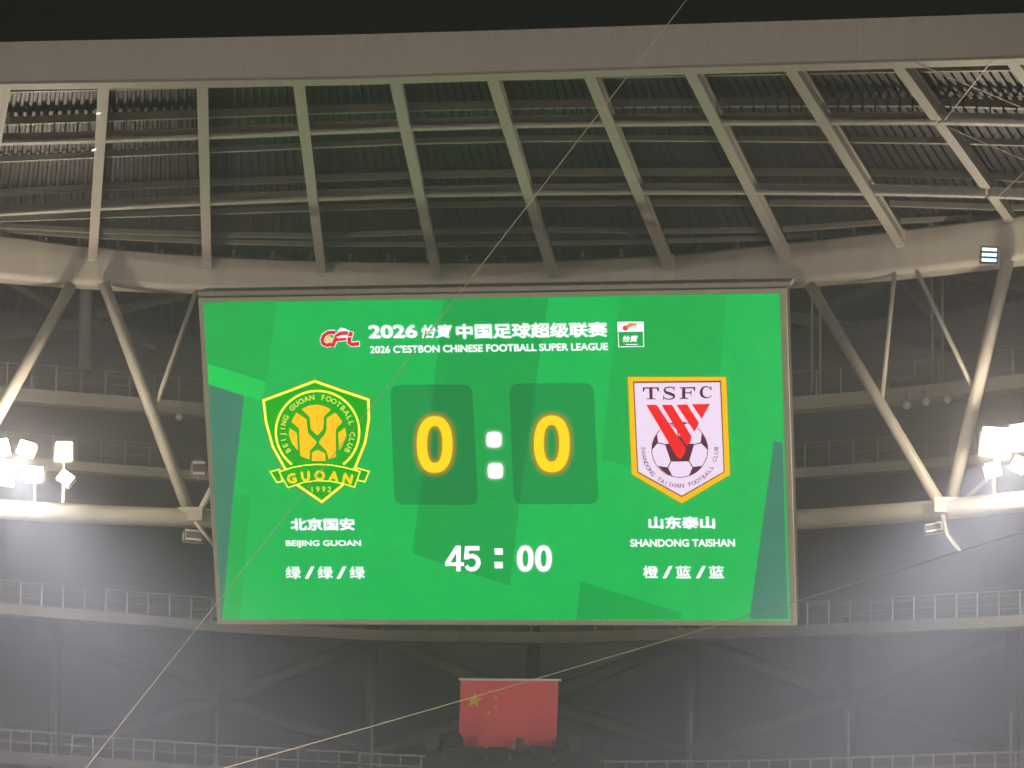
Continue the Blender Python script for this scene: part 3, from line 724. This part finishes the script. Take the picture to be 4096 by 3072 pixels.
# --- right crest
Q = lambda x, y: (2450 + x / 2.860, 1460 + y / 2.860)
E_go = emit('crest_gold', (255, 200, 0)); E_rd = emit('crest_red', (255, 0, 4)); E_mar = emit('crest_maroon', (95, 20, 50)); E_wh = emit('crest_white', (252, 230, 255)); E_ed = emit('crest_dark_line', (150, 60, 40))
def Q_(name, pts, w, m): return poly([Q(*q) for q in pts], m, w, name)
s2 = [(185, 130), (1305, 130), (1350, 1245), (800, 1572), (230, 1240)]
Q_('team_crest', shrink(s2, -10), .02, emit('crest_gold_edge', (150, 160, 0))); Q_('crest_border', s2, .026, E_go)
Q_('crest_line', [(243, 180), (1250, 170), (1290, 1215), (800, 1502), (292, 1220)], .032, E_ed)
Q_('crest_field', [(258, 198), (1236, 190), (1278, 1208), (800, 1484), (303, 1210)], .038, E_wh)
annulus([Q(*q) for q in ellipse(778, 958, 324, 320, 48)], [Q(*q) for q in ellipse(778, 958, 316, 312, 48)], E_mar, .044, 'ball_outline')
for q in ([(610, 900), (640, 888), (925, 888), (940, 905), (885, 1092), (675, 1094)], [(517, 775), (530, 880), (462, 958), (466, 895), (485, 828)], [(1030, 765), (1070, 840), (1092, 905), (1096, 960), (1016, 878)],
          [(528, 1142), (642, 1160), (692, 1256), (640, 1238), (580, 1198)], [(925, 1156), (1042, 1140), (985, 1196), (920, 1242), (882, 1256)], [(650, 655), (700, 648), (850, 645), (862, 655), (830, 672), (760, 690)], [(740, 800), (830, 800), (860, 900), (720, 900)]):
    Q_('ball_patch', q, .046, E_mar)
for q in (((528, 880), (625, 902)), ((1018, 880), (930, 902)), ((678, 1088), (640, 1165)), ((884, 1088), (928, 1162)), ((680, 672), (745, 720), (765, 800))):
    stroke(q, 12, E_mar, .047, 'ball_seam', Q)
for q in ([(395, 445), (515, 445), (850, 945), (830, 1010), (785, 1065), (740, 1030)], [(570, 445), (690, 445), (915, 810), (895, 880), (862, 912), (840, 890)], [(740, 445), (862, 440), (1000, 655), (945, 752)], [(915, 438), (1125, 434), (1028, 605)]):
    Q_('crest_stripe', q, .054, E_rd)
# serif letters T S F C
def QL(pts): Q_('crest_lettering', pts, .046, E_mar)
QL([(355, 245), (540, 245), (540, 292), (528, 292), (515, 260), (380, 260), (366, 296), (355, 296)]); QL([(428, 258), (466, 258), (468, 374), (432, 374)]); QL([(395, 372), (505, 372), (505, 382), (395, 382)])
QL([(778, 245), (955, 242), (955, 286), (944, 286), (930, 258), (778, 258)]); QL([(804, 258), (842, 258), (842, 368), (804, 368)]); QL([(778, 366), (872, 366), (872, 378), (778, 378)]); QL([(842, 302), (900, 302), (900, 280), (912, 280), (912, 336), (900, 336), (900, 314), (842, 314)])
stroke([(716, 270), (700, 250), (660, 241), (620, 252), (600, 275), (615, 300), (665, 318), (708, 336), (716, 356), (695, 376), (650, 382), (610, 374), (592, 350)], [8, 12, 14, 18, 24, 32, 36, 34, 26, 16, 12, 12, 8], E_mar, .046, 'crest_lettering', Q)
QL([(708, 238), (718, 238), (718, 282), (708, 282)]); QL([(588, 340), (598, 340), (598, 386), (588, 386)])
stroke([(1132, 270), (1110, 245), (1075, 237), (1045, 248), (1025, 278), (1022, 312), (1036, 345), (1068, 364), (1110, 362), (1145, 338)], [8, 12, 14, 20, 32, 38, 32, 18, 10, 8], E_mar, .046, 'crest_lettering', Q); QL([(1130, 230), (1140, 230), (1140, 278), (1130, 278)])
arctext('SHANDONG TAISHAN FOOTBALL CLUB', 778, 952, 416, 50, 181, -1.5, emit('crest_small_lettering', (130, 60, 115)), Q, .046, inward=True, off=.012, name='crest_lettering', wf=.95)
# --- league logo and sponsor emblem
E_red = emit('logo_red', (232, 20, 40)); E_cream = emit('logo_cream', (250, 225, 130))
G = lambda x, y: (1250 + x / 1.58, 1250 + y / 1.58)
def logostroke(m, ex, w):
    stroke([(150, 122), (108, 122), (80, 140), (68, 168), (74, 192), (98, 202), (128, 196)], 24 + ex, m, w, 'league_logo', G)
    stroke([(232, 124), (180, 128), (160, 142), (148, 172), (132, 212)], 24 + ex, m, w + .001, 'league_logo', G)
    stroke([(150 - ex / 3, 170), (222 + ex / 3, 162)], 18 + ex, m, w + .002, 'league_logo', G)
    stroke([(252, 118 - ex / 3), (240, 160), (240, 188), (256, 198), (302 + ex / 3, 192)], 26 + ex, m, w + .003, 'league_logo', G)
logostroke(E_white, 9, .02); logostroke(E_red, 0, .032)
stroke([(165, 112), (190, 98), (215, 104), (248, 116)], [6, 16, 12, 4], E_white, .04, 'league_logo', G)
stroke([(160, 150), (220, 146), (262, 150)], 5, E_white, .041, 'league_logo', G)
poly([G(*q) for q in ellipse(112, 166, 22, 20, 20)], E_cream, .042, 'logo_ball')
em = [(1930, 55), (2097, 53), (2100, 213), (1938, 215)]
poly([G(*q) for q in em], E_white, .02, 'sponsor_emblem'); poly([G(*q) for q in [(1937, 118), (2093, 116), (2095, 208), (1943, 210)]], emit('emblem_green', (0, 178, 72)), .028, 'emblem_field')
poly([G(*q) for q in ellipse(1982, 94, 18, 17, 18)], emit('emblem_ball', (225, 80, 60)), .03, 'emblem_ball')
stroke([(1990, 88), (2015, 72), (2055, 68), (2040, 82), (2056, 84), (2030, 100)], [22, 26, 6, 14, 5, 4], emit('emblem_flame', (255, 150, 60)), .031, 'emblem_flame', G)
txt('怡寶', G(1965, 0)[0], G(2062, 0)[0], G(0, 140)[1], G(0, 182)[1], E_white, off=.03, shear=.22, name='emblem_word', w=.036)
stroke([(1982, 198), (2060, 197)], 5, E_white, .036, 'emblem_line', G)

# ================================================================== FLAG, equipment
flagD = Dring(2040) - 12
A = at(1843, 2721, flagD); B = at(2234, 2724, flagD)
fl = empty('flag', (A + B) / 2, 'red flag with five yellow stars hanging from a white rod below the screen', 'flag')
ux = (B - A).normalized(); L = (B - A).length; uz = Vector((0, 0, 1)); uy = ux.cross(uz).normalized(); Hf = L * .69
nx, nz = 36, 24; vs = []
def fpt(u, v, o=0):
    wv = .07 * math.sin(u * 9 + v * 2.2) * (.25 + v) + .03 * math.sin(u * 23 + 1.3 + v * 5) * v
    return A + ux * (L * (u - .012 * v)) - uz * (Hf * v) - uy * (wv - o) * 1.0
vs = [fpt(i / nx, j / nz) for j in range(nz + 1) for i in range(nx + 1)]
fs = [(j * (nx + 1) + i, (j + 1) * (nx + 1) + i, (j + 1) * (nx + 1) + i + 1, j * (nx + 1) + i + 1) for j in range(nz) for i in range(nx)]
MB().add(vs, fs).build('cloth', M['red'], fl, smooth=True)
flv = uy if uy.dot(CAM - A) > 0 else -uy
def star(cx, cy, r, rot):
    u0, v0 = cx, cy; pts = []
    for k in range(10):
        t = R(rot + 36 * k); rr = r if k % 2 == 0 else r * .4
        u = u0 + rr * math.sin(t) / L; v = v0 - rr * math.cos(t) / Hf; pts.append(fpt(u, v) + flv * .03)
    MB().add([fpt(u0, v0) + flv * .03] + pts, [(0, k + 1, (k + 1) % 10 + 1) for k in range(10)]).build('star', M['yellow'], fl)
kf = L / 391
for x, y, r, rot in ((1900, 2802, 36, 4), (1961, 2766, 11, 20), (1986, 2790, 11, 45), (1986, 2826, 11, 0), (1960, 2851, 11, 20)):
    star((x - 1843) / 391, (y - 2722) / (391 * .69), r * kf, rot)
MB().tube([A - ux * .06 + uz * .03, B + ux * .09 + uz * .03], .042, 10).build('rod', M['white'], fl, smooth=True)
for q in (A - ux * .03, B + ux * .04):
    x, y = proj(q); MB().tube([q, at(x, 2545, Dring(x) + 1.8)], .010, 5).build('hoist_rope', M['dark'], fl)

eqD = flagD - .7
pf = empty('lighting_platform', at(2055, 3060, eqD), 'dark steel platform below the flag that carries the spotlights', 'platform')
A0 = at(1690, 3046, eqD); B0 = at(2420, 3048, eqD)
MB().sweep([A0, B0], rect(-.3, .5, -.25, 0)).build('deck', M['black'], pf)
for t in (.04, .5, .96):
    q = A0.lerp(B0, t); MB().tube([q - uz * .25, Vector((q.x, q.y, 5.0))], .09, 8).build('leg', M['dark'], pf)
def spotl(x, y, wpx, hpx, yaw, pitch, lab):
    P = at(x, y, eqD); k = (P - CAM).length / F; r = wpx * k / 2; Lc = hpx * k * .55
    e = empty('stage_light', Vector((P.x, P.y, A0.z)), lab, 'spotlight', 'dark stage lights on the platform')
    d = Vector((math.sin(R(yaw)) * math.cos(R(pitch)), -math.cos(R(yaw)) * math.cos(R(pitch)), math.sin(R(pitch))))
    MB().tube([P - d * Lc * .6, P - d * Lc * .35, P + d * Lc * .1, P + d * Lc * .4], r * .55, 18, r2=r).build('barrel', M['black'], e, smooth=True)
    MB().tube([P + d * Lc * .41, P + d * Lc * .47], r * .88, 18).build('lens', M['black'], e)
    s = d.cross(uz).normalized()
    for sg in (-1, 1): MB().box(P + s * sg * (r + .04) - uz * (hpx * k * .18), .05, .12, hpx * k * .6).build('yoke_arm', M['black'], e)
    zb = A0.z; hb3 = max(.12, (P.z - r - zb))
    MB().box(Vector((P.x, P.y, zb + hb3 / 2)), r * 1.7, .45, hb3).build('base', M['black'], e)
for q in ((1738, 2970, 74, 96, -25, 8, 'dark round stage light at the left end of the platform'), (1812, 2964, 72, 92, 20, 12, 'dark round stage light just left of the flag'),
          (2240, 2970, 44, 50, 10, 10, 'smallest stage light, at the lower right corner of the flag'),
          (2292, 2972, 68, 88, 20, 6, 'dark round stage light just right of the flag'), (2366, 2974, 74, 84, -15, 4, 'dark boxy stage light at the right end of the platform')):
    spotl(*q)
for x, wp, y0, lab in ((1890, 96, 2985, 'low wide black equipment case in front of the flag, left'), (1992, 84, 2988, 'black equipment case in front of the middle of the flag'), (2162, 86, 2984, 'black equipment case in front of the right part of the flag')):
    P = at(x, y0, eqD); k = (P - CAM).length / F; h = P.z - A0.z; c = Vector((P.x, P.y, A0.z))
    e = empty('equipment_case', c, lab, 'case', 'cases on the platform')
    MB().box(c + uz * h * .4, wp * k, .45, h * .8).build('body', M['black'], e); MB().box(c + uz * (h * .8 + .002 + h * .09), wp * k * .96, .43, h * .18).build('lid', M['black'], e)
    for sx in (-.3, .3): MB().box(c + Vector((sx * wp * k, -.235, h * .78)), .07, .02, .08).build('latch', M['dark'], e)
P = at(2078, 2950, eqD); k = (P - CAM).length / F; c = Vector((P.x, P.y, A0.z)); h = P.z - c.z
e = empty('horn_speaker', c, 'cone shaped horn speaker standing in front of the flag', 'speaker')
MB().tube([c + uz * h * .42, c + uz * h * .6, c + uz * h * .86, c + uz * h], 42 * k, 16, r2=12 * k).build('horn', mat('horn_brown', (.12, .06, .06), .6), e, smooth=True)
MB().box(c + uz * h * .2, .5, .4, h * .4).build('stand', M['black'], e)

# ================================================================== CABLES
def cable(a, da, b, db, r, lab, sag=0.0):
    A, B = at(*a, da), at(*b, db); pts = []
    for i in range(25):
        t = i / 24; q = A.lerp(B, t); q.z -= sag * 4 * t * (1 - t); pts.append(q)
    tag(MB().tube(pts, r, 6).build('cable', M['cable'], smooth=True), lab, 'cable', 'camera cables strung across the view')
cable((2800, -72), 78, (270, 3165), 96, .0095, 'thin pale cable crossing diagonally from top centre right to the bottom left corner', .1)
cable((4500, 2000), 84, (500, 3183), 98, .012, 'thin pale cable running from the right edge down to the bottom left, across the flag', .12)

# ================================================================== HAZE
hz = MB().box((0, 75, 16.5), 300, 240, 35.2)
hm = bpy.data.materials.new('night_haze'); hm.use_nodes = True; nt = hm.node_tree; nt.nodes.remove(nt.nodes['Principled BSDF'])
pv = nt.nodes.new('ShaderNodeVolumePrincipled'); pv.inputs['Color'].default_value = (.80, .85, 1, 1); pv.inputs['Density'].default_value = .0048; pv.inputs['Anisotropy'].default_value = .45
nt.links.new(pv.outputs[0], nt.nodes['Material Output'].inputs['Volume'])
tag(hz.build('haze', hm), 'thin bright haze in the floodlit air', None, kind='stuff')
